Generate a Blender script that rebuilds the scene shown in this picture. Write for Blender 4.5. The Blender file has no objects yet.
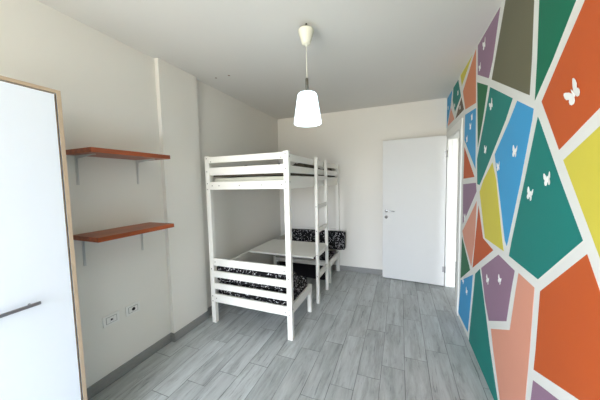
import bpy, bmesh, math, random
from mathutils import Vector, Matrix
random.seed(7)
scene = bpy.context.scene
COL = scene.collection

# ------------------------------------------------------------------ camera
cd = bpy.data.cameras.new('camera'); cam = bpy.data.objects.new('camera', cd); COL.objects.link(cam)
cd.sensor_width = 36.0; cd.lens = 36.0 * 249.381 / 600.0; cd.clip_start = 0.02
rt = Vector((0.92787336, 0.37226196, -0.02172682))
up = Vector((-0.00630416, 0.0739168, 0.99724449))
fw = Vector((-0.37284216, 0.92517963, -0.07093223))
m = Matrix((rt, up, -fw)).transposed().to_4x4()
m.translation = Vector((0, 0, 1.5098))
cam.matrix_world = m
scene.camera = cam

# ------------------------------------------------------------------ world, daylight, exposure
vs = scene.view_settings
vs.view_transform = 'Standard'; vs.look = 'None'; vs.gamma = 1.0; vs.use_curve_mapping = False
vs.exposure = 1.5
w = bpy.data.worlds.new('sky'); scene.world = w; w.use_nodes = True
bg = w.node_tree.nodes['Background']; bg.inputs[1].default_value = 6.0
# pale blue hazy sky above the horizon, sunlit warm ground below it
_tc = w.node_tree.nodes.new('ShaderNodeTexCoord'); _sp = w.node_tree.nodes.new('ShaderNodeSeparateXYZ'); _rp = w.node_tree.nodes.new('ShaderNodeValToRGB')
_mr = w.node_tree.nodes.new('ShaderNodeMapRange'); _mr.inputs[1].default_value = -1; _mr.inputs[2].default_value = 1
w.node_tree.links.new(_tc.outputs['Generated'], _sp.inputs[0]); w.node_tree.links.new(_sp.outputs[2], _mr.inputs[0]); w.node_tree.links.new(_mr.outputs[0], _rp.inputs[0])
_rp.color_ramp.elements[0].position = 0.47; _rp.color_ramp.elements[0].color = (0.76, 0.725, 0.645, 1)
_rp.color_ramp.elements[1].position = 0.53; _rp.color_ramp.elements[1].color = (1.02, 1.11, 1.30, 1)
w.node_tree.links.new(_rp.outputs[0], bg.inputs[0])

# room dimensions (metres)
LX, RX, BY, CZ, RY = -2.056, 0.604, 4.106, 2.646, -2.20
WX0, WX1, WZ0, WZ1 = -1.95, -0.10, 0.05, 2.30          # balcony window in the wall behind the camera
OY0, OY1, OZ = 3.19, 3.95, 2.065                      # doorway in the right wall
HX, HY0, HY1 = 1.75, 1.7, 5.2                         # hallway beyond the doorway

def portal(name, loc, rot, sx, sy):
    l = bpy.data.lights.new(name, 'AREA'); l.shape = 'RECTANGLE'; l.size = sx; l.size_y = sy
    l.cycles.is_portal = True
    o = bpy.data.objects.new(name, l); COL.objects.link(o); o.location = loc; o.rotation_euler = rot
portal('window_daylight', ((WX0+WX1)/2, RY-0.13, (WZ0+WZ1)/2), (math.radians(90), 0, 0), WX1-WX0, WZ1-WZ0)
portal('hall_daylight', (1.03, HY0-0.13, 1.1), (math.radians(90), 0, 0), 0.50, 2.1)

# ------------------------------------------------------------------ materials
def s2l(c):
    return tuple(((v/255)/12.92 if v/255 <= 0.04045 else ((v/255+0.055)/1.055)**2.4) for v in c) + (1,)
def mat(name, rgb, rough=0.5, metal=0.0, noise=0.0, scale=8.0, bump=0.0, bscale=60.0, spec=0.5, stretch=(1,1,1)):
    m = bpy.data.materials.new(name); m.use_nodes = True; nt = m.node_tree; b = nt.nodes['Principled BSDF']
    b.inputs['Base Color'].default_value = s2l(rgb); b.inputs['Roughness'].default_value = rough
    b.inputs['Metallic'].default_value = metal; b.inputs['Specular IOR Level'].default_value = spec
    tc = nt.nodes.new('ShaderNodeTexCoord'); mp = nt.nodes.new('ShaderNodeMapping'); mp.inputs['Scale'].default_value = stretch
    nt.links.new(tc.outputs['Object'], mp.inputs[0])
    n = nt.nodes.new('ShaderNodeTexNoise'); n.inputs['Scale'].default_value = scale; n.inputs['Detail'].default_value = 4
    nt.links.new(mp.outputs[0], n.inputs[0])
    mx = nt.nodes.new('ShaderNodeMix'); mx.data_type = 'RGBA'
    c = s2l(rgb)
    mx.inputs[6].default_value = tuple(v*(1-noise) for v in c[:3])+(1,); mx.inputs[7].default_value = tuple(min(1, v*(1+noise)) for v in c[:3])+(1,)
    nt.links.new(n.outputs['Fac'], mx.inputs[0]); nt.links.new(mx.outputs[2], b.inputs['Base Color'])
    if bump:
        n2 = nt.nodes.new('ShaderNodeTexNoise'); n2.inputs['Scale'].default_value = bscale; n2.inputs['Detail'].default_value = 3
        nt.links.new(mp.outputs[0], n2.inputs[0])
        bp = nt.nodes.new('ShaderNodeBump'); bp.inputs['Strength'].default_value = bump; bp.inputs['Distance'].default_value = 0.01
        nt.links.new(n2.outputs['Fac'], bp.inputs['Height']); nt.links.new(bp.outputs[0], b.inputs['Normal'])
    return m

def floor_material():
    m = bpy.data.materials.new('grey_wood_look_tiles'); m.use_nodes = True; nt = m.node_tree; N = nt.nodes; L = nt.links
    b = N['Principled BSDF']
    tc = N.new('ShaderNodeTexCoord'); sp = N.new('ShaderNodeSeparateXYZ'); L.new(tc.outputs['Object'], sp.inputs[0])
    def M(op, a, bb=None):
        n = N.new('ShaderNodeMath'); n.operation = op
        for i, v in enumerate((a, bb)):
            if v is None: continue
            if isinstance(v, (int, float)): n.inputs[i].default_value = v
            else: L.new(v, n.inputs[i])
        return n.outputs[0]
    u = M('DIVIDE', M('SUBTRACT', sp.outputs[0], 0.042), 0.174)
    cx = M('FLOOR', u)
    v = M('DIVIDE', M('SUBTRACT', M('SUBTRACT', sp.outputs[1], 2.205), M('MULTIPLY', cx, 0.165)), 0.64)
    cy = M('FLOOR', v)
    fu = M('FRACT', u); fv = M('FRACT', v)
    du = M('MULTIPLY', M('MINIMUM', fu, M('SUBTRACT', 1.0, fu)), 0.174)
    dv = M('MULTIPLY', M('MINIMUM', fv, M('SUBTRACT', 1.0, fv)), 0.64)
    d = M('MINIMUM', du, dv)
    grout = N.new('ShaderNodeMapRange'); grout.inputs[1].default_value = 0.0012; grout.inputs[2].default_value = 0.0034
    grout.inputs[3].default_value = 1; grout.inputs[4].default_value = 0; L.new(d, grout.inputs[0])
    cmb = N.new('ShaderNodeCombineXYZ'); L.new(cx, cmb.inputs[0]); L.new(cy, cmb.inputs[1])
    wn = N.new('ShaderNodeTexWhiteNoise'); wn.noise_dimensions = '3D'; L.new(cmb.outputs[0], wn.inputs[0])
    # grain, stretched along the plank, different in each plank
    off = N.new('ShaderNodeVectorMath'); off.operation = 'MULTIPLY_ADD'
    L.new(wn.outputs['Color'], off.inputs[0]); off.inputs[1].default_value = (9, 9, 9); L.new(tc.outputs['Object'], off.inputs[2])
    def noise(sx, sy, det, dist=0.0, rough=0.6):
        mp = N.new('ShaderNodeMapping'); mp.inputs['Scale'].default_value = (sx, sy, 1); L.new(off.outputs[0], mp.inputs[0])
        n = N.new('ShaderNodeTexNoise'); n.inputs['Scale'].default_value = 1; n.inputs['Detail'].default_value = det
        n.inputs['Distortion'].default_value = dist; n.inputs['Roughness'].default_value = rough; L.new(mp.outputs[0], n.inputs[0])
        return n.outputs['Fac']
    g1 = noise(22, 3.0, 8, 0.8, 0.7); g2 = noise(9, 1.3, 3, 0.5); g3 = noise(60, 3.5, 5, 0.5, 0.7)
    r1 = N.new('ShaderNodeValToRGB'); e = r1.color_ramp.elements
    e[0].position = 0.28; e[0].color = s2l((148, 150, 150)); e[1].position = 0.62; e[1].color = s2l((194, 200, 199))
    x = e.new(0.42); x.color = s2l((180, 184, 184))
    L.new(g1, r1.inputs[0])
    def mixc(kind, fac, a, bb):
        n = N.new('ShaderNodeMix'); n.data_type = 'RGBA'; n.blend_type = kind
        for sock, val in ((0, fac), (6, a), (7, bb)):
            if isinstance(val, (int, float)): n.inputs[sock].default_value = val
            elif isinstance(val, tuple): n.inputs[sock].default_value = val
            else: L.new(val, n.inputs[sock])
        return n.outputs[2]
    r2 = N.new('ShaderNodeValToRGB'); e = r2.color_ramp.elements
    e[0].position = 0.35; e[0].color = (0.62, 0.62, 0.62, 1); e[1].position = 0.6; e[1].color = (1, 1, 1, 1); L.new(g2, r2.inputs[0])
    c = mixc('MULTIPLY', 0.5, r1.outputs[0], r2.outputs[0])
    r3 = N.new('ShaderNodeValToRGB'); e = r3.color_ramp.elements
    e[0].position = 0.33; e[0].color = (0.45, 0.46, 0.47, 1); e[1].position = 0.40; e[1].color = (1, 1, 1, 1); L.new(g3, r3.inputs[0])
    c = mixc('MULTIPLY', 0.8, c, r3.outputs[0])
    g4 = noise(11, 1.6, 7, 0.5, 0.75)
    r4 = N.new('ShaderNodeValToRGB'); e = r4.color_ramp.elements
    e[0].position = 0.36; e[0].color = (0.55, 0.55, 0.54, 1); e[1].position = 0.50; e[1].color = (1, 1, 1, 1); L.new(g4, r4.inputs[0])
    c = mixc('MULTIPLY', 0.5, c, r4.outputs[0])
    tone = N.new('ShaderNodeMapRange'); tone.inputs[3].default_value = 0.92; tone.inputs[4].default_value = 1.10; L.new(wn.outputs['Value'], tone.inputs[0])
    cc = N.new('ShaderNodeVectorMath'); cc.operation = 'SCALE'; L.new(c, cc.inputs[0]); L.new(tone.outputs[0], cc.inputs['Scale'])
    gm = N.new('ShaderNodeMapRange'); gm.inputs[1].default_value = 0.35; gm.inputs[2].default_value = 0.6; gm.inputs[3].default_value = 1.0; gm.inputs[4].default_value = 0.35; L.new(noise(6, 3, 3), gm.inputs[0])
    c = mixc('MIX', M('MULTIPLY', grout.outputs[0], gm.outputs[0]), cc.outputs[0], s2l((66, 66, 65)))
    L.new(c, b.inputs['Base Color'])
    rr = N.new('ShaderNodeMapRange'); rr.inputs[3].default_value = 0.38; rr.inputs[4].default_value = 0.52; L.new(g1, rr.inputs[0]); L.new(rr.outputs[0], b.inputs['Roughness'])
    bp = N.new('ShaderNodeBump'); bp.inputs['Strength'].default_value = 0.4; bp.inputs['Distance'].default_value = 0.002
    hh = M('SUBTRACT', M('MULTIPLY', g1, 0.25), grout.outputs[0]); L.new(hh, bp.inputs['Height']); L.new(bp.outputs[0], b.inputs['Normal'])
    return m

def fabric_material():
    m = bpy.data.materials.new('black_fabric_white_swirls'); m.use_nodes = True; nt = m.node_tree; N = nt.nodes; L = nt.links
    b = N['Principled BSDF']; b.inputs['Roughness'].default_value = 0.85; b.inputs['Specular IOR Level'].default_value = 0.2
    tc = N.new('ShaderNodeTexCoord')
    nz = N.new('ShaderNodeTexNoise'); nz.inputs['Scale'].default_value = 14; L.new(tc.outputs['Object'], nz.inputs[0])
    va = N.new('ShaderNodeVectorMath'); va.operation = 'MULTIPLY_ADD'; L.new(nz.outputs['Color'], va.inputs[0]); va.inputs[1].default_value = (0.05,)*3; L.new(tc.outputs['Object'], va.inputs[2])
    vo = N.new('ShaderNodeTexVoronoi'); vo.inputs['Scale'].default_value = 19; L.new(va.outputs[0], vo.inputs[0])
    r = N.new('ShaderNodeValToRGB'); r.color_ramp.interpolation = 'LINEAR'; e = r.color_ramp.elements
    e[0].position = 0.30; e[0].color = (0,0,0,1); e[1].position = 0.33; e[1].color = (1,1,1,1)
    for p_, c_ in ((0.38, 1), (0.42, 0), (0.56, 0), (0.60, .9), (0.64, .9), (0.68, 0)):
        x = e.new(p_); x.color = (c_,)*3+(1,)
    L.new(vo.outputs['Distance'], r.inputs[0])
    n2 = N.new('ShaderNodeTexNoise'); n2.inputs['Scale'].default_value = 42; n2.inputs['Detail'].default_value = 1; L.new(tc.outputs['Object'], n2.inputs[0])
    r2 = N.new('ShaderNodeValToRGB'); e = r2.color_ramp.elements; e[0].position = 0.54; e[0].color = (0,0,0,1); e[1].position = 0.57; e[1].color = (1,1,1,1); L.new(n2.outputs['Fac'], r2.inputs[0])
    mu = N.new('ShaderNodeMath'); mu.operation = 'MULTIPLY'; L.new(r.outputs[0], mu.inputs[0]); L.new(r2.outputs[0], mu.inputs[1])
    mx = N.new('ShaderNodeMix'); mx.data_type = 'RGBA'; L.new(mu.outputs[0], mx.inputs[0])
    mx.inputs[6].default_value = s2l((20, 19, 22)); mx.inputs[7].default_value = s2l((225, 223, 225)); L.new(mx.outputs[2], b.inputs['Base Color'])
    return m

def cherry_material():
    m = bpy.data.materials.new('cherry_stained_wood'); m.use_nodes = True; nt = m.node_tree; N = nt.nodes; L = nt.links
    b = N['Principled BSDF']; b.inputs['Roughness'].default_value = 0.38
    tc = N.new('ShaderNodeTexCoord'); mp = N.new('ShaderNodeMapping'); mp.inputs['Scale'].default_value = (30, 3, 30); L.new(tc.outputs['Object'], mp.inputs[0])
    n = N.new('ShaderNodeTexNoise'); n.inputs['Scale'].default_value = 1; n.inputs['Detail'].default_value = 6; n.inputs['Distortion'].default_value = 0.6; L.new(mp.outputs[0], n.inputs[0])
    r = N.new('ShaderNodeValToRGB'); e = r.color_ramp.elements
    e[0].position = 0.3; e[0].color = s2l((122, 54, 22)); e[1].position = 0.7; e[1].color = s2l((170, 84, 38)); L.new(n.outputs['Fac'], r.inputs[0])
    L.new(r.outputs[0], b.inputs['Base Color'])
    return m

def opal_material():
    m = bpy.data.materials.new('opal_glass_lit'); m.use_nodes = True; b = m.node_tree.nodes['Principled BSDF']
    b.inputs['Base Color'].default_value = s2l((240, 246, 250)); b.inputs['Roughness'].default_value = 0.25
    b.inputs['Emission Color'].default_value = s2l((214, 240, 255)); b.inputs['Emission Strength'].default_value = 1.3
    return m

M_wall = mat('warm_white_wall_paint', (231, 228, 220), 0.9, noise=0.015, scale=1.5, bump=0.05, bscale=120, spec=0.2)
M_ceil = mat('white_ceiling_paint', (227, 225, 219), 0.9, noise=0.02, scale=1.2, spec=0.2)
M_white = mat('white_mural_ground', (226, 227, 222), 0.7, noise=0.01, spec=0.3)
M_trim = mat('white_casing_paint', (236, 237, 232), 0.45)
M_floor = floor_material()
M_skirt = mat('grey_tile_skirting', (140, 140, 137), 0.4, noise=0.16, scale=1, stretch=(30, 30, 90))
M_stain = mat('brown_ceiling_stain', (150, 120, 108), 0.9)
M_door = mat('white_door_lacquer', (216, 217, 215), 0.55, noise=0.01)
M_stem = mat('dull_brown_metal', (78, 76, 66), 0.55, metal=0.0)
M_chrome = mat('chrome_metal', (200, 200, 200), 0.22, metal=1.0)
M_steel = mat('brushed_steel', (150, 152, 156), 0.35, metal=1.0, stretch=(4, 90, 90), noise=0.1)
M_bedw = mat('white_painted_pine', (236, 234, 226), 0.42, noise=0.025, scale=1, stretch=(25, 4, 25))
M_bolt = mat('dark_bolt_head', (88, 84, 76), 0.4, metal=0.6)
M_matt = mat('off_white_mattress_ticking', (205, 205, 190), 0.9, noise=0.08, scale=12, bump=0.4, bscale=30)
M_fabric = fabric_material()
M_plainblack = mat('plain_black_fabric', (24, 23, 26), 0.9, noise=0.2, scale=40, spec=0.2)
M_blanket = mat('dark_taupe_blanket', (84, 78, 68), 0.95, noise=0.3, scale=10, bump=0.5, bscale=40, spec=0.1)
M_cherry = cherry_material()
M_wardW = mat('white_wardrobe_laminate', (236, 241, 249), 0.35, noise=0.005)
M_birch = mat('birch_edge_band', (190, 168, 142), 0.5, noise=0.12, scale=1, stretch=(60, 6, 6))
M_gap = mat('brown_door_edge_band', (128, 102, 76), 0.6)
M_plast = mat('ivory_plastic', (228, 226, 208), 0.4)
M_brack = mat('galvanised_bracket', (205, 204, 200), 0.5, metal=0.0)
M_sock = mat('white_socket_plastic', (232, 231, 226), 0.4)
M_sockd = mat('grey_socket_surround', (150, 150, 146), 0.5)
M_black = mat('black_socket_hole', (18, 18, 18), 0.6)
M_bfly = mat('white_pearly_plastic', (240, 241, 238), 0.35)
M_opal = opal_material()
M_keys = mat('grey_hinge_metal', (168, 168, 168), 0.35, metal=0.9)

# ------------------------------------------------------------------ helpers
def box(bm, x0, x1, y0, y1, z0, z1, mi=0, bev=0.0):
    t = bmesh.new(); bmesh.ops.create_cube(t, size=1)
    for v in t.verts:
        v.co = Vector(((x0+x1)/2 + v.co.x*(x1-x0), (y0+y1)/2 + v.co.y*(y1-y0), (z0+z1)/2 + v.co.z*(z1-z0)))
    if bev: bmesh.ops.bevel(t, geom=list(t.edges), offset=bev, segments=2, affect='EDGES', profile=0.6)
    merge(bm, t, mi)
def merge(bm, t, mi=0):
    vs_ = {v: bm.verts.new(v.co) for v in t.verts}
    for f in t.faces:
        nf = bm.faces.new([vs_[v] for v in f.verts]); nf.material_index = mi; nf.smooth = f.smooth
    t.free()
def prism(bm, pts, direction, mi=0):
    """closed solid from a planar outline moved along direction"""
    d = Vector(direction); a = [bm.verts.new(Vector(p)) for p in pts]; b = [bm.verts.new(Vector(p)+d) for p in pts]; n = len(pts)
    fs = [bm.faces.new(a), bm.faces.new(list(reversed(b)))]
    for i in range(n): fs.append(bm.faces.new((a[i], b[i], b[(i+1) % n], a[(i+1) % n])))
    for f in fs: f.material_index = mi
def lathe(bm, prof, cx, cy, seg=40, mi=0, axis='Z'):
    rings = []
    for r, z in prof:
        ring = []
        for i in range(seg):
            a = 2*math.pi*i/seg; q = (r*math.cos(a), r*math.sin(a), z)
            if axis == 'Z': co = (cx+q[0], cy+q[1], q[2])
            ring.append(bm.verts.new(co))
        rings.append(ring)
    for a, b in zip(rings, rings[1:]):
        for i in range(seg):
            f = bm.faces.new((a[i], a[(i+1) % seg], b[(i+1) % seg], b[i])); f.smooth = True; f.material_index = mi
    for ring in (rings[0], rings[-1]):
        try: f = bm.faces.new(ring); f.material_index = mi
        except ValueError: pass
def tube(bm, pts, r, seg=12, mi=0):
    pts = [Vector(p) for p in pts]; rings = []
    for i, p in enumerate(pts):
        d = (pts[min(i+1, len(pts)-1)] - pts[max(i-1, 0)]).normalized()
        s = d.cross(Vector((0, 0, 1)) if abs(d.z) < 0.9 else Vector((1, 0, 0))).normalized(); t = d.cross(s)
        rr = r[i] if isinstance(r, (list, tuple)) else r
        rings.append([bm.verts.new(p + s*rr*math.cos(2*math.pi*k/seg) + t*rr*math.sin(2*math.pi*k/seg)) for k in range(seg)])
    for a, b in zip(rings, rings[1:]):
        for i in range(seg):
            f = bm.faces.new((a[i], a[(i+1) % seg], b[(i+1) % seg], b[i])); f.smooth = True; f.material_index = mi
    for ring in (rings[0], rings[-1]):
        f = bm.faces.new(ring); f.material_index = mi
def obj(name, bm, mats, parent=None, **props):
    bmesh.ops.recalc_face_normals(bm, faces=bm.faces)
    me = bpy.data.meshes.new(name); bm.to_mesh(me); bm.free()
    for mm in (mats if isinstance(mats, (list, tuple)) else [mats]): me.materials.append(mm)
    o = bpy.data.objects.new(name, me); COL.objects.link(o)
    if parent is not None:
        o.parent = parent
        o.location = -wpos(parent)
    for k, v in props.items(): o[k] = v
    return o
def wpos(o):
    p = Vector(o.location)
    while o.parent is not None:
        o = o.parent; p += Vector(o.location)
    return p
def thing(name, label, cat, loc, group=None):
    o = bpy.data.objects.new(name, None); COL.objects.link(o); o.location = loc; o.empty_display_size = 0.1
    o['label'] = label; o['category'] = cat
    if group: o['group'] = group
    return o
def struct(name, bm, mats, parent=None, label=None, category=None):
    o = obj(name, bm, mats, parent)
    if parent is None: o['kind'] = 'structure'
    if label: o['label'] = label
    if category: o['category'] = category
    return o
def bx(name, dims, mt, parent, bev=0.003, **props):
    bm = bmesh.new(); box(bm, *dims, bev=bev); return obj(name, bm, mt, parent, **props)
PAINT = {'taupe': (108, 106, 84), 'mauve': (150, 120, 142), 'orange': (195, 90, 41), 'green': (16, 112, 84), 'teal': (22, 126, 118), 'blue': (66, 160, 212), 'darkgreen': (40, 112, 74), 'yellow': (212, 200, 76), 'peach': (222, 156, 132), 'brown': (100, 88, 72), 'salmon': (214, 136, 98)}
MURAL = [
 ('taupe', [(2.231, 2.215),(1.637, 1.923),(1.629, 2.091),(1.632, 2.376),(1.635, 2.634),(2.005, 2.634)]),
 ('mauve', [(2.104, 2.634),(2.222, 2.346),(2.299, 2.248),(2.597, 2.387),(2.615, 2.634)]),
 ('orange', [(1.246, 2.132),(1.39, 1.988),(1.515, 1.857),(1.45, 1.76),(1.357, 1.619),(1.194, 1.704),(0.6, 2.01),(0.6, 2.634),(0.77, 2.634)]),
 ('green', [(1.58, 1.881),(1.575, 2.068),(1.579, 2.343),(1.585, 2.634),(0.885, 2.634),(1.298, 2.165),(1.44, 2.01)]),
 ('teal', [(1.544, 1.795),(1.529, 1.777),(1.338, 1.496),(1.184, 1.281),(1.475, 1.03),(1.815, 1.045),(1.782, 1.149),(1.652, 1.496)]),
 ('blue', [(1.783, 1.938),(1.589, 1.844),(1.599, 1.792),(1.699, 1.491),(1.834, 1.137),(1.853, 1.095),(1.887, 1.125),(2.117, 1.672),(1.879, 1.853)]),
 ('teal', [(2.259, 2.172),(1.847, 1.97),(1.941, 1.867),(2.397, 1.496),(2.455, 1.455),(2.519, 1.463),(2.543, 1.674),(2.373, 1.961)]),
 ('darkgreen', [(2.603, 2.327),(2.313, 2.201),(2.417, 1.971),(2.533, 1.773)]),
 ('yellow', [(2.158, 1.62),(2.071, 1.496),(1.927, 1.116),(1.896, 1.051),(2.272, 1.054),(2.444, 1.398),(2.352, 1.496)]),
 ('orange', [(2.461, 1.285),(2.32, 1.043),(2.083, 1.008),(2.591, 0.714),(2.531, 0.98)]),
 ('peach', [(2.519, 1.318),(2.546, 0.976),(2.635, 0.712),(2.935, 0.888),(3.009, 0.967)]),
 ('mauve', [(3.025, 1.453),(2.559, 1.473),(2.534, 1.398),(3.004, 1.041)]),
 ('darkgreen', [(3.016, 0.902),(2.669, 0.667),(3.042, 0.449)]),
 ('orange', [(3.013, 1.831),(2.611, 1.523),(3.018, 1.51)]),
 ('blue', [(2.624, 2.118),(3.017, 2.153),(3.02, 1.903),(2.587, 1.593)]),
 ('blue', [(2.575, 0.657),(3.022, 0.436),(3.069, 0.198),(3.112, 0.035),(2.694, 0.056),(2.597, 0.507)]),
 ('teal', [(2.374, 0.778),(2.502, 0.691),(2.533, 0.534),(2.639, 0.059),(2.645, 0),(1.87, 0),(1.905, 0.053),(2.075, 0.285),(2.285, 0.638)]),
 ('mauve', [(1.983, 1.005),(2.34, 0.797),(2.225, 0.585),(2.126, 0.474),(1.815, 0.64),(1.764, 0.857),(1.728, 0.984)]),
 ('peach', [(1.678, 0.989),(1.503, 0.978),(1.521, 0.651),(1.543, 0.367),(1.566, 0),(1.815, 0),(1.869, 0.084),(2.017, 0.324),(2.076, 0.443),(1.763, 0.614),(1.705, 0.882)]),
 ('orange', [(1.159, 1.239),(1.45, 0.983),(1.465, 0.688),(1.475, 0.582),(1.154, 0.705),(0.874, 0.813)]),
 ('mauve', [(1.475, 0.528),(1.489, 0.414),(1.513, 0.121),(1.516, 0),(0.8, 0),(0.8, 0.785),(1.27, 0.604)]),
 ('yellow', [(1.325, 1.575),(1.1, 1.245),(0.6, 0.53),(0.6, 1.945)]),
 ('yellow', [(2.788, 2.634),(3.271, 2.634),(3.204, 2.5)]),
 ('salmon', [(2.675, 2.634),(2.629, 2.163),(3.01, 2.204),(3.141, 2.422)]),
 ('teal', [(3.392, 2.634),(3.669, 2.634),(3.698, 2.491),(3.543, 2.313),(3.232, 2.404)]),
 ('brown', [(3.206, 2.38),(3.075, 2.221),(3.504, 2.222)]),
 ('blue', [(3.745, 2.634),(4.195, 2.634),(4.104, 2.222),(3.83, 2.465)]),
 ('peach', [(3.826, 2.435),(3.564, 2.233),(4.025, 2.238)]),
 ('taupe', [(0.52, 2.634),(-0.3, 2.634),(-0.45, 1.7),(0.52, 2.05)]),
 ('teal', [(0.52, 1.96),(-0.45, 1.62),(-0.3, 0.9),(0.52, 0.45)]),
 ('blue', [(0.7, 0.6),(0.7, 0),(-0.45, 0),(-0.36, 0.84),(0.5, 0.36)]),
]

# ------------------------------------------------------------------ structure
bm = bmesh.new(); box(bm, LX-0.15, HX+0.1, RY-0.12, HY1+0.1, -0.1, 0.0); struct('floor', bm, M_floor)
bm = bmesh.new(); box(bm, LX-0.15, HX+0.1, RY-0.12, HY1+0.1, CZ, CZ+0.12)
for x, y in ((-1.844, 2.239), (-1.68, 2.246)):
    lathe(bm, [(0.0002, CZ-0.0012), (0.010, CZ-0.001), (0.012, CZ)], x, y, 14, 1)
struct('ceiling', bm, [M_ceil, M_stain])
bm = bmesh.new(); box(bm, LX-0.15, LX, RY-0.12, BY+0.12, 0, CZ)
box(bm, LX, LX+0.043, 1.679, 2.130, 0, CZ)
struct('wall_left', bm, M_wall)
bm = bmesh.new(); box(bm, LX, RX, BY, BY+0.12, 0, CZ); struct('wall_back', bm, M_wall)
# wall behind the camera with its balcony window
bm = bmesh.new()
box(bm, LX, WX0, RY-0.12, RY, 0, CZ); box(bm, WX1, RX, RY-0.12, RY, 0, CZ)
box(bm, WX0, WX1, RY-0.12, RY, WZ1, CZ); box(bm, WX0, WX1, RY-0.12, RY, 0, WZ0)
struct('wall_rear', bm, M_wall)
bm = bmesh.new()
for a in ((WX0, WX0+.05, WZ0, WZ1), (WX1-.05, WX1, WZ0, WZ1), (WX0+.05, WX1-.05, WZ0, WZ0+.05), (WX0+.05, WX1-.05, WZ1-.05, WZ1), ((WX0+WX1)/2-.04, (WX0+WX1)/2+.04, WZ0+.05, WZ1-.05)):
    box(bm, a[0], a[1], RY-0.09, RY-0.04, a[2], a[3], bev=0.003)
struct('window_1', bm, M_trim)
# right wall with its mural
paint_index = {k: i+1 for i, k in enumerate(PAINT)}
paints = [mat('mural_paint_'+k, c, 0.62, noise=0.03, scale=3, spec=0.3) for k, c in PAINT.items()]
bm = bmesh.new()
box(bm, RX, RX+0.1, RY-0.12, OY0, 0, CZ); box(bm, RX, RX+0.1, OY1, BY+0.12, 0, CZ); box(bm, RX, RX+0.1, OY0, OY1, OZ, CZ)
for k, pts in MURAL:
    prism(bm, [(RX, y, z) for y, z in pts], (-0.001, 0, 0), paint_index[k])
struct('wall_right', bm, [M_white] + paints)
# hallway beyond the doorway
bm = bmesh.new(); box(bm, HX, HX+0.1, HY0, HY1+0.1, 0, CZ); struct('wall_hall_side', bm, M_wall)
bm = bmesh.new(); box(bm, RX+0.1, HX, HY1, HY1+0.1, 0, CZ); box(bm, RX, RX+0.1, BY+0.12, HY1+0.1, 0, CZ); struct('wall_hall_end', bm, M_wall)
bm = bmesh.new(); box(bm, RX+0.1, 0.78, HY0-0.1, HY0, 0, CZ); box(bm, 1.28, HX, HY0-0.1, HY0, 0, CZ); box(bm, 0.78, 1.28, HY0-0.1, HY0, 2.15, CZ); struct('wall_hall_near', bm, M_wall)
# skirting
bm = bmesh.new()
SK = 0.084
box(bm, LX, LX+0.01, 0.78, 1.679, 0, SK, bev=0.0015); box(bm, LX+0.043, LX+0.053, 1.672, 2.130, 0, SK, bev=0.0015)
box(bm, LX, LX+0.053, 1.669, 1.679, 0, SK, bev=0.0015); box(bm, LX, LX+0.053, 2.130, 2.140, 0, SK, bev=0.0015); box(bm, LX, LX+0.01, 2.140, BY, 0, SK, bev=0.0015)
struct('baseboard_left', bm, M_skirt)
bm = bmesh.new(); box(bm, LX+0.01, RX, BY-0.01, BY, 0, SK, bev=0.0015); struct('baseboard_back', bm, M_skirt)
# door casing and jamb lining
bm = bmesh.new()
for xa, xb in ((RX-0.013, RX), (RX+0.1, RX+0.113)):
    box(bm, xa, xb, OY0-0.085, OY0+0.012, 0, OZ+0.08, bev=0.003); box(bm, xa, xb, OY1-0.012, OY1+0.085, 0, OZ+0.08, bev=0.003)
    box(bm, xa, xb, OY0+0.012, OY1-0.012, OZ-0.012, OZ+0.08, bev=0.003)
box(bm, RX, RX+0.1, OY0, OY0+0.02, 0, OZ); box(bm, RX, RX+0.1, OY1-0.02, OY1, 0, OZ); box(bm, RX, RX+0.1, OY0+0.02, OY1-0.02, OZ-0.02, OZ)
box(bm, RX+0.045, RX+0.06, OY1-0.032, OY1-0.02, 0, OZ-0.02); box(bm, RX+0.045, RX+0.06, OY0+0.02, OY0+0.032, 0, OZ-0.02)
struct('trim_1', bm, M_trim)

# ------------------------------------------------------------------ door, swung open in front of the back wall
def xform(bm, mtx):
    bmesh.ops.transform(bm, matrix=mtx, verts=bm.verts)
DA = math.radians(180-4.93)
def dbox(dims, bev=0.002):
    b = bmesh.new(); box(b, *dims, bev=bev); return b
hinge = Vector((0.5786, 3.9067, 0))
DM = Matrix.Translation(hinge) @ Matrix.Rotation(DA, 4, 'Z')
# local: x along the leaf from the hinge, -y = back wall side... visible face at local +y=0
b = dbox((0, 0.83, -0.04, 0.0, 0.012, 2.10)); xform(b, DM)
door = struct('door_1', b, M_door, label='white flush door leaf swung open against the back wall', category='door')
b = bmesh.new()
lathe(b, [(0.0001, 0), (0.024, 0), (0.024, 0.007), (0.020, 0.009), (0.0001, 0.009)], 0, 0, 24)
xform(b, DM @ Matrix.Translation((0.775, 0.0, 1.05)) @ Matrix.Rotation(-math.pi/2, 4, 'X'))
t = bmesh.new(); tube(t, [(0.775, 0.0, 1.05), (0.775, 0.04, 1.05), (0.765, 0.05, 1.05), (0.74, 0.053, 1.05), (0.66, 0.050, 1.05), (0.65, 0.047, 1.05)], [0.009, 0.009, 0.0095, 0.010, 0.009, 0.006]); xform(t, DM); merge(b, t)
for f in b.faces: f.smooth = True
obj('door_handle', b, M_chrome, door, label='chrome lever handle')
b = bmesh.new()
lathe(b, [(0.0001, 0), (0.024, 0), (0.024, 0.006), (0.0001, 0.007)], 0, 0, 24)
xform(b, DM @ Matrix.Translation((0.775, 0.0, 0.955)) @ Matrix.Rotation(-math.pi/2, 4, 'X'))
t = dbox((0.773, 0.777, 0.0, 0.0085, 0.945, 0.963), 0); xform(t, DM); merge(b, t, 1)
obj('keyhole_escutcheon', b, [M_chrome, M_black], door, label='round chrome keyhole plate')
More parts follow.
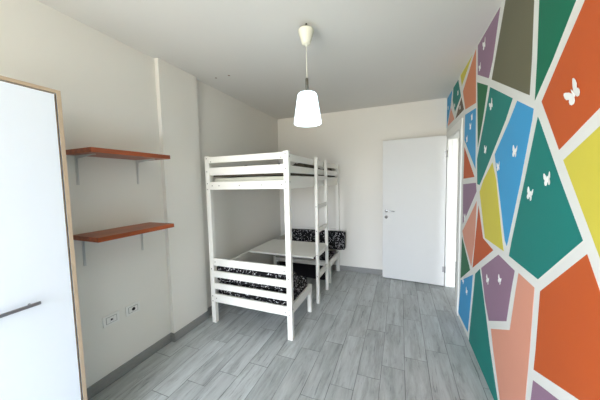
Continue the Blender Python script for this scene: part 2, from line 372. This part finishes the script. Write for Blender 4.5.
for z in (0.25, 1.85):
    b = bmesh.new(); t = bmesh.new(); tube(t, [(-0.006, 0.006, z-0.045), (-0.006, 0.006, z+0.045)], 0.008); xform(t, DM); merge(b, t)
    t = dbox((0.0, 0.028, 0.0, 0.003, z-0.04, z+0.04), 0.001); xform(t, DM); merge(b, t)
    obj('hinge', b, M_keys, door, label='grey metal hinge')

# ------------------------------------------------------------------ wardrobe
WF, WY1, WY0, WH = -1.624, 0.769, -0.30, 2.004
wd = thing('wardrobe', 'tall white wardrobe with pale birch edging at the left edge of the photo', 'wardrobe', (WF-0.2, (WY0+WY1)/2, 0))
T = 0.018
bm = bmesh.new()
def panel(bm, x0, x1, y0, y1, z0, z1): box(bm, x0, x1, y0, y1, z0, z1, 0)
def edge(bm, y0, y1, z0, z1): box(bm, WF-0.001, WF+0.0006, y0, y1, z0, z1, 1)
XB = LX+0.006
panel(bm, XB, WF-0.001, WY1-T, WY1, 0, WH); panel(bm, XB, WF-0.001, WY0, WY0+T, 0, WH)
panel(bm, XB, WF-0.001, WY0+T, WY1-T, WH-T, WH); panel(bm, XB, WF-0.001, WY0+T, WY1-T, 0.06, 0.06+T)
panel(bm, XB, XB+0.01, WY0+T, WY1-T, 0.08, WH-T); panel(bm, WF-0.05, WF-0.035, WY0+T, WY1-T, 0, 0.06)
panel(bm, XB+0.01, WF-0.03, 0.226, 0.226+0.018, 0.08, WH-T)
edge(bm, WY1-T, WY1, 0, WH); edge(bm, WY0, WY0+T, 0, WH); edge(bm, WY0+T, WY1-T, WH-T, WH); edge(bm, WY0+T, WY1-T, 0.06, 0.06+T)
obj('carcass', bm, [M_wardW, M_birch], wd, label='white panels with birch front edges')
def wdoor(y0, y1, hy0, hy1):
    b = bmesh.new(); box(b, WF-0.018, WF+0.0004, y0+0.004, y1-0.004, 0.066+T, WH-T-0.006, 0)
    for a in ((y0, y0+0.004, 0.063+T, WH-T-0.003), (y1-0.004, y1, 0.063+T, WH-T-0.003), (y0+0.004, y1-0.004, WH-T-0.006, WH-T-0.003), (y0+0.004, y1-0.004, 0.063+T, 0.066+T)):
        box(b, WF-0.018, WF+0.0004, a[0], a[1], a[2], a[3], 1)
    d = obj('door', b, [M_wardW, M_gap], wd)
    h = bmesh.new(); box(h, WF+0.022, WF+0.034, hy0, hy1, 0.955, 0.969, bev=0.002)
    for yy in (hy0+0.03, hy1-0.03): tube(h, [(WF, yy, 0.962), (WF+0.025, yy, 0.962)], 0.005)
    obj('handle', h, M_steel, d, label='brushed steel bar handle')
wdoor(0.2375, WY1-T-0.006, 0.285, 0.607)
wdoor(WY0+T+0.003, 0.2345, -0.135, 0.187)

# ------------------------------------------------------------------ wall shelves
def shelf(z, label):
    t = thing('wall_shelf', label, 'shelf', (LX, 1.245, z), 'cherry stained wall shelves')
    bx('board', (LX+0.001, LX+0.291, 0.962, 1.534, z, z+0.031), M_cherry, t, 0.003)
    for y in (1.026, 1.45):
        b = bmesh.new()
        box(b, LX, LX+0.004, y-0.008, y+0.008, z-0.20, z, bev=0.001)
        box(b, LX, LX+0.21, y-0.008, y+0.008, z-0.004, z, bev=0.001)
        prism(b, [(LX+0.004, y-0.002, z-0.004), (LX+0.19, y-0.002, z-0.004), (LX+0.022, y-0.002, z-0.022), (LX+0.004, y-0.002, z-0.19)], (0, 0.004, 0))
        obj('bracket', b, M_brack, t, label='grey metal shelf bracket')
shelf(1.156, 'lower reddish cherry wood shelf on the left wall above the sockets')
shelf(1.724, 'upper reddish cherry wood shelf on the left wall beside the wardrobe')

# ------------------------------------------------------------------ wall sockets
def socket(y0, label, kind):
    y1 = y0+0.117; z0, z1 = 0.453, 0.535; x = LX
    t = thing('wall_socket', label, 'socket', (x, (y0+y1)/2, (z0+z1)/2), 'white sockets low on the left wall')
    bx('cover_plate', (x, x+0.009, y0, y1, z0, z1), M_sock, t, 0.003)
    ym = (y0+y1)/2; zm = (z0+z1)/2
    b = bmesh.new()
    for k in (-1, 0, 1):
        box(b, x+0.009, x+0.0115, ym+k*0.024-0.0112, ym+k*0.024+0.0112, zm-0.022, zm+0.022, bev=0.0008)
    box(b, x+0.0085, x+0.0098, ym-0.039, ym+0.039, zm-0.025, zm+0.025, 1)
    obj('module', b, [M_sock, M_sockd], t)
    b = bmesh.new()
    if kind == 1:
        tube(b, [(x+0.010, ym, zm), (x+0.0125, ym, zm)], 0.008, 16)
    else:
        tube(b, [(x+0.010, ym+0.002, zm), (x+0.0125, ym+0.002, zm)], 0.014, 18)
    obj('socket_hole', b, M_black, t)
socket(1.105, 'white wall socket with one small dark hole, nearer the wardrobe', 1)
socket(1.272, 'white wall socket with a large round dark outlet, nearer the corner pillar', 2)

# ------------------------------------------------------------------ pendant lamp
PX, PY = -0.638, 1.770
lp = thing('pendant_lamp', 'lit white glass pendant lamp hanging from the ceiling', 'lamp', (PX, PY, CZ))
b = bmesh.new(); lathe(b, [(0.0001, 2.606), (0.051, 2.605), (0.0575, 2.600), (0.0565, 2.588), (0.033, 2.512), (0.029, 2.504), (0.012, 2.500), (0.006, 2.490), (0.0001, 2.489)], PX, PY); obj('ceiling_canopy', b, M_plast, lp, label='ivory plastic cup')
b = bmesh.new(); tube(b, [(PX-0.006, PY, 2.600), (PX-0.006, PY, 2.630), (PX+0.004, PY, CZ)], 0.008); obj('ceiling_hook', b, M_bolt, lp, label='dark hook')
b = bmesh.new(); tube(b, [(PX, PY, 2.258), (PX, PY, 2.49)], 0.0028); obj('cord', b, M_plast, lp)
b = bmesh.new(); lathe(b, [(0.0001, 2.267), (0.0105, 2.266), (0.0115, 2.260), (0.0115, 2.160), (0.0001, 2.158)], PX, PY, 20); obj('stem', b, M_stem, lp, label='dull metal stem')
b = bmesh.new(); lathe(b, [(0.0095, 2.160), (0.044, 2.161), (0.062, 2.157), (0.070, 2.147), (0.073, 2.130), (0.1000, 1.955), (0.1015, 1.943), (0.099, 1.938), (0.096, 1.942), (0.096, 1.955), (0.069, 2.130), (0.064, 2.145), (0.044, 2.152), (0.0095, 2.152)], PX, PY, 56)
obj('lamp_shade', b, M_opal, lp, label='glowing white glass shade')
b = bmesh.new(); lathe(b, [(0.0001, 1.990), (0.018, 1.994), (0.030, 2.012), (0.032, 2.030), (0.026, 2.055), (0.014, 2.085), (0.014, 2.145), (0.0001, 2.150)], PX, PY, 24); obj('light_bulb', b, M_opal, lp)

# ------------------------------------------------------------------ bunk bed with table
XL, XR, Y0, Y1, BH = -1.905, -0.944, 2.078, 4.090, 1.80
PWX, PWY = 0.052, 0.045
bed = thing('bunk_bed', 'white wooden loft bunk bed with ladder, table and bench seats', 'bed', ((XL+XR)/2, (Y0+Y1)/2, 0))
def dot(b, c, ax, s=1, r=0.0055):
    """bolt head on a face; ax 'x' or 'y' with sign s"""
    p = Vector(c); d = Vector((s*0.002, 0, 0)) if ax == 'x' else Vector((0, s*0.002, 0))
    tube(b, [p, p+d], r, 10, 0)
def bolts(parent, pts):
    for c, ax, s in pts:
        b = bmesh.new(); dot(b, c, ax, s); obj('bolt', b, M_bolt, parent)
for (x0, x1) in ((XL, XL+PWX), (XR-PWX, XR)):
    for (ya, yb) in ((Y0, Y0+PWY), (Y1-PWY, Y1)):
        p = bx('post', (x0, x1, ya, yb, 0, BH), M_bedw, bed)
        xm = (x0+x1)/2
        if ya == Y0:
            bolts(p, [((xm-.004, Y0, z), 'y', -1) for z in (1.775, 1.640, 1.515, 1.455, 0.600, 0.300, 0.245)])
            if x1 == XR: bolts(p, [((XR, Y0+0.024, z), 'x', 1) for z in (1.75, 1.515, 0.30)])
E1 = (1.728, 1.790); E2 = (1.600, 1.680); E3 = (1.452, 1.532)
LOW = ((0.640, 0.718), (0.512, 0.580), (0.382, 0.447), (0.235, 0.325))
for yy, out in ((Y0+0.002, -1), (Y1-0.024, 1)):
    for i, (z0, z1) in enumerate((E1, E2, E3)):
        r = bx('end_rail', (XL+PWX, XR-PWX, yy, yy+0.022, z0, z1), M_bedw, bed)
        if out == -1:
            zm = (z0+z1)/2
            if i == 0: bolts(r, [((XL+PWX+0.025, yy, z0+0.012), 'y', -1), ((XR-PWX-0.022, yy, z0+0.016), 'y', -1)])
            if i == 2: bolts(r, [((x, yy, zm), 'y', -1) for x in (XL+PWX+0.03, XL+0.17, XL+0.42, XR-0.29, XR-PWX-0.022)])
    for i, (z0, z1) in enumerate(LOW):
        r = bx('end_rail', (XL+PWX, XR-PWX, yy, yy+0.022, z0, z1), M_bedw, bed)
        if out == -1 and i in (0, 3): bolts(r, [((XL+PWX+0.02, yy, (z0+z1)/2), 'y', -1), ((XR-PWX-0.02, yy, z0+0.03), 'y', -1)])
for xx in (XL+0.020, XR-0.045):
    bx('guard_rail', (xx, xx+0.022, Y0+PWY, Y1-PWY, 1.712, 1.780), M_bedw, bed)
    bx('guard_rail', (xx, xx+0.022, Y0+PWY, Y1-PWY, 1.602, 1.672), M_bedw, bed)
    bx('side_board', (xx, xx+0.022, Y0+PWY, Y1-PWY, 1.450, 1.574), M_bedw, bed)
for k in range(13):
    y = Y0+0.09 + k*(Y1-Y0-0.18-0.07)/12
    bx('slat', (XL+0.03, XR-0.03, y, y+0.07, 1.478, 1.494), M_bedw, bed)
bx('side_rail', (XL+0.002, XL+0.026, Y0+PWY, Y1-PWY, 0.520, 0.598), M_bedw, bed, label='rail along the wall')
# ladder
lad = bmesh.new()
for y in (2.852, 3.266): box(lad, XR-0.016, XR+0.022, y, y+0.044, 0, 1.803, bev=0.006)
lad = obj('ladder', lad, M_bedw, bed)
for z0, z1 in ((1.535, 1.585), (1.180, 1.235), (0.885, 0.940), (0.588, 0.640), (0.310, 0.378)):
    bx('rung', (XR-0.012, XR+0.017, 2.892, 3.266, z0, z1), M_bedw, lad)
bolts(lad, [((XR+0.003, 2.852, z), 'y', -1) for z in (1.21, 0.91, 0.61, 0.345)])
# bench frames
def bench(ya, yb, legy, sz):
    for xa in (XL+0.004, XR-0.05):
        bx('bench_leg', (xa, xa+0.045, legy, legy+0.040, 0, 0.325), M_bedw, bed)
    for xx in (XL+0.012, XR-0.026):
        bx('bench_rail', (xx, xx+0.022, ya, yb, 0.248, 0.340), M_bedw, bed)
    bx('bench_rail', (XL+0.050, XR-0.052, legy+0.010, legy+0.030, 0.252, 0.312), M_bedw, bed)
    n = 5
    for k in range(n):
        y = ya+0.02+k*(yb-ya-0.09)/(n-1)
        bx('bench_slat', (XL+0.036, XR-0.028, y, y+0.06, sz, sz+0.014), M_bedw, bed)
bench(Y0+PWY, 2.630, 2.630, 0.272)
bench(3.550, Y1-PWY, 3.508, 0.300)
# table board carried by the bed
tb = bx('tabletop', (XL+0.028, XR-0.018, 2.765, 3.460, 0.600, 0.617), M_bedw, bed, 0.004, label='smooth white board between the benches')
for y in (2.80, 3.40): bx('table_batten', (XL+0.03, XR-0.03, y, y+0.022, 0.580, 0.600), M_bedw, tb)

# ------------------------------------------------------------------ soft things
def cushion(name, dims, label, cat, group=None, mt=None, bulge=0.02, r=0.035):
    x0, x1, y0, y1, z0, z1 = dims
    c = Vector(((x0+x1)/2, (y0+y1)/2, (z0+z1)/2)); h = Vector(((x1-x0)/2, (y1-y0)/2, (z1-z0)/2))
    t = bmesh.new(); bmesh.ops.create_cube(t, size=2)
    bmesh.ops.subdivide_edges(t, edges=t.edges, cuts=11, use_grid_fill=True)
    rr = min(r, h.x, h.y, h.z)*0.98
    rnd = random.Random(len(label))
    ph = [rnd.uniform(0, 6) for _ in range(3)]
    for v in t.verts:
        # ease verts towards the borders so that the corners get enough rings
        q = Vector([math.copysign(abs(k)**0.75, k) for k in v.co])
        p = Vector((q.x*h.x, q.y*h.y, q.z*h.z))
        inner = Vector([max(-h[i]+rr, min(h[i]-rr, p[i])) for i in range(3)])
        d = p-inner
        if d.length > 1e-6: p = inner + d.normalized()*rr
        n = d.normalized() if d.length > 1e-6 else Vector((0, 0, 0))
        wv = 0.5+0.5*math.sin(p.x*11+ph[0])*math.sin(p.y*13+ph[1]+p.z*17)
        p = p + n*(-0.006*wv)
        v.co = c + p
    for f in t.faces: f.smooth = True
    bm = bmesh.new(); merge(bm, t)
    o = obj(name, bm, mt or M_fabric)
    me = o.data
    me.transform(Matrix.Translation((-c.x, -c.y, -z0))); o.location = (c.x, c.y, z0)
    o['label'] = label; o['category'] = cat
    if group: o['group'] = group
    return o
G = 'black patterned bench cushions'
cushion('seat_cushion', (XL+0.040, XR-0.029, Y0+0.048, 2.620, 0.287, 0.440), 'black patterned seat cushion lying on the near bench behind the end rails', 'cushion', G)
cushion('back_cushion', (XL+0.030, XR-0.006, Y0+PWY+0.003, Y0+0.190, 0.441, 0.625), 'black patterned back cushion standing on the near bench against the end rails', 'cushion', G)
cushion('seat_cushion', (XL+0.054, XR-0.030, 3.545, 3.895, 0.315, 0.396), 'black patterned seat cushion lying on the far bench behind the ladder', 'cushion', G)
cushion('back_cushion', (XL+0.060, -0.822, 3.900, 4.035, 0.397, 0.698), 'long black patterned back cushion propped at the far bench by the back wall', 'cushion', G)
cushion('stowed_cushion', (XL+0.060, XR-0.10, 3.57, 3.98, 0.002, 0.246), 'plain black cushion stowed on the floor under the far bench', 'cushion', None, M_plainblack)
cushion('mattress', (XL+0.046, XR-0.049, Y0+PWY+0.01, Y1-PWY-0.01, 1.496, 1.584), 'thin off-white mattress on the top bunk', 'mattress', None, M_matt)

# crumpled blanket: a closed lumpy sheet lying on the mattress
bm = bmesh.new(); nx, ny = 26, 52
bx0, bx1, by0, by1 = XL+0.050, XR-0.053, Y0+PWY+0.02, Y1-PWY-0.02
from mathutils import noise as mnoise
top, bot = [], []
for j in range(ny+1):
    rt_, rb_ = [], []
    for i in range(nx+1):
        u, v = i/nx, j/ny
        x = bx0+(bx1-bx0)*u; y = by0+(by1-by0)*v
        n = abs(mnoise.noise(Vector((x*5, y*3.2, 1.3)))) + 0.4*abs(mnoise.noise(Vector((x*13, y*9, 4.1))))
        edge = min(1, min(i, nx-i)/1.5, min(j, ny-j)/1.5)
        h = 0.016 + edge*(0.006+0.30*n*(0.35+0.75*v))
        rt_.append(bm.verts.new((x, y, 1.5845+h))); rb_.append(bm.verts.new((x, y, 1.5845)))
    top.append(rt_); bot.append(rb_)
for j in range(ny):
    for i in range(nx):
        f = bm.faces.new((top[j][i], top[j][i+1], top[j+1][i+1], top[j+1][i])); f.smooth = True
        bm.faces.new((bot[j][i], bot[j+1][i], bot[j+1][i+1], bot[j][i+1]))
for i in range(nx):
    bm.faces.new((bot[0][i], bot[0][i+1], top[0][i+1], top[0][i])); bm.faces.new((bot[ny][i+1], bot[ny][i], top[ny][i], top[ny][i+1]))
for j in range(ny):
    bm.faces.new((bot[j+1][0], bot[j][0], top[j][0], top[j+1][0])); bm.faces.new((bot[j][nx], bot[j+1][nx], top[j+1][nx], top[j][nx]))
bl = obj('blanket', bm, M_blanket); bl['label'] = 'dark crumpled blanket lying on the top bunk mattress'; bl['category'] = 'blanket'

# ------------------------------------------------------------------ butterflies stuck on the mural
BF = [
 (1.288, 1.826, 0.086, -38, 'big white butterfly sticker on the large orange patch at the right'),
 (1.586, 1.429, 0.065, 14, 'lower white butterfly of the pair on the big teal triangle'),
 (1.435, 1.503, 0.060, -10, 'upper white butterfly of the pair on the big teal triangle'),
 (1.785, 1.661, 0.068, 10, 'larger, upper white butterfly on the blue kite-shaped patch'),
 (2.037, 1.589, 0.059, -8, 'smaller, lower white butterfly on the blue kite-shaped patch by the yellow one'),
 (2.319, 1.730, 0.062, 12, 'lower white butterfly on the long teal patch beside the dark green sliver'),
 (2.220, 2.038, 0.072, -25, 'upper white butterfly on the long teal patch beside the dark green sliver'),
 (2.428, 2.555, 0.078, -12, 'upper white butterfly on the mauve patch below the ceiling'),
 (2.532, 2.424, 0.058, -14, 'lower white butterfly on the mauve patch below the ceiling'),
 (2.740, 2.070, 0.060, 0, 'topmost of three white butterflies on the blue patch beside the door casing'),
 (2.784, 1.996, 0.062, 5, 'middle of three white butterflies on the blue patch beside the door casing'),
 (2.905, 1.897, 0.063, -5, 'lowest of three white butterflies on the blue patch beside the door casing'),
 (3.377, 2.484, 0.057, 8, 'upper tiny white butterfly on the teal patch above the doorway'),
 (3.552, 2.396, 0.049, -6, 'lower tiny white butterfly on the teal patch above the doorway'),
 (4.000, 2.481, 0.055, 5, 'tiny white butterfly on the blue patch in the far ceiling corner'),
 (3.254, 2.290, 0.044, 0, 'tiny white butterfly on the small brown patch above the doorway'),
 (2.173, 0.767, 0.065, 12, 'left white butterfly on the low mauve pentagon'),
 (1.942, 0.854, 0.058, 16, 'right, faint white butterfly on the low mauve pentagon'),
 (2.915, 0.475, 0.066, 30, 'upper white butterfly on the low blue patch, half on the white line'),
 (2.763, 0.428, 0.067, 14, 'lower white butterfly on the low blue patch by the floor'),
 (2.909, 1.126, 0.079, -6, 'white butterfly at the bottom of the small mauve patch by the doorway'),
]
UW = [(0.03,0.0),(0.06,0.12),(0.16,0.36),(0.30,0.56),(0.38,0.62),(0.43,0.55),(0.45,0.36),(0.42,0.16),(0.30,0.02),(0.36,-0.08),(0.38,-0.22),(0.32,-0.36),(0.2,-0.42),(0.1,-0.34),(0.04,-0.14)]
for y, z, h, deg, label in BF:
    y -= 0.006; z -= 0.002
    a = math.radians(deg); b = bmesh.new(); x0 = RX-0.0022
    lift = math.tan(math.radians(5))
    for s in (-1, 1):
        pts = []
        for (py, pz) in UW:
            oy, oz = s*py*h*1.0, (pz-0.10)*h*0.95
            yy = oy*math.cos(a) + oz*math.sin(a); zz = -oy*math.sin(a) + oz*math.cos(a)
            pts.append((x0 - abs(oy)*lift, y - yy, z + zz))
        prism(b, pts, (-0.0009, 0, 0))
    body = [(x0-0.001, y - t_*h*math.sin(a), z + t_*h*math.cos(a)) for t_ in (-0.26, -0.1, 0.1, 0.22)]
    tube(b, body, [0.0012, 0.0022, 0.0024, 0.0014], 8)
    o = obj('butterfly_sticker', b, M_bfly)
    o.data.transform(Matrix.Translation((-RX, -y, -z))); o.location = (RX, y, z)
    o['label'] = label; o['category'] = 'sticker'; o['group'] = 'white butterfly stickers on the mural'
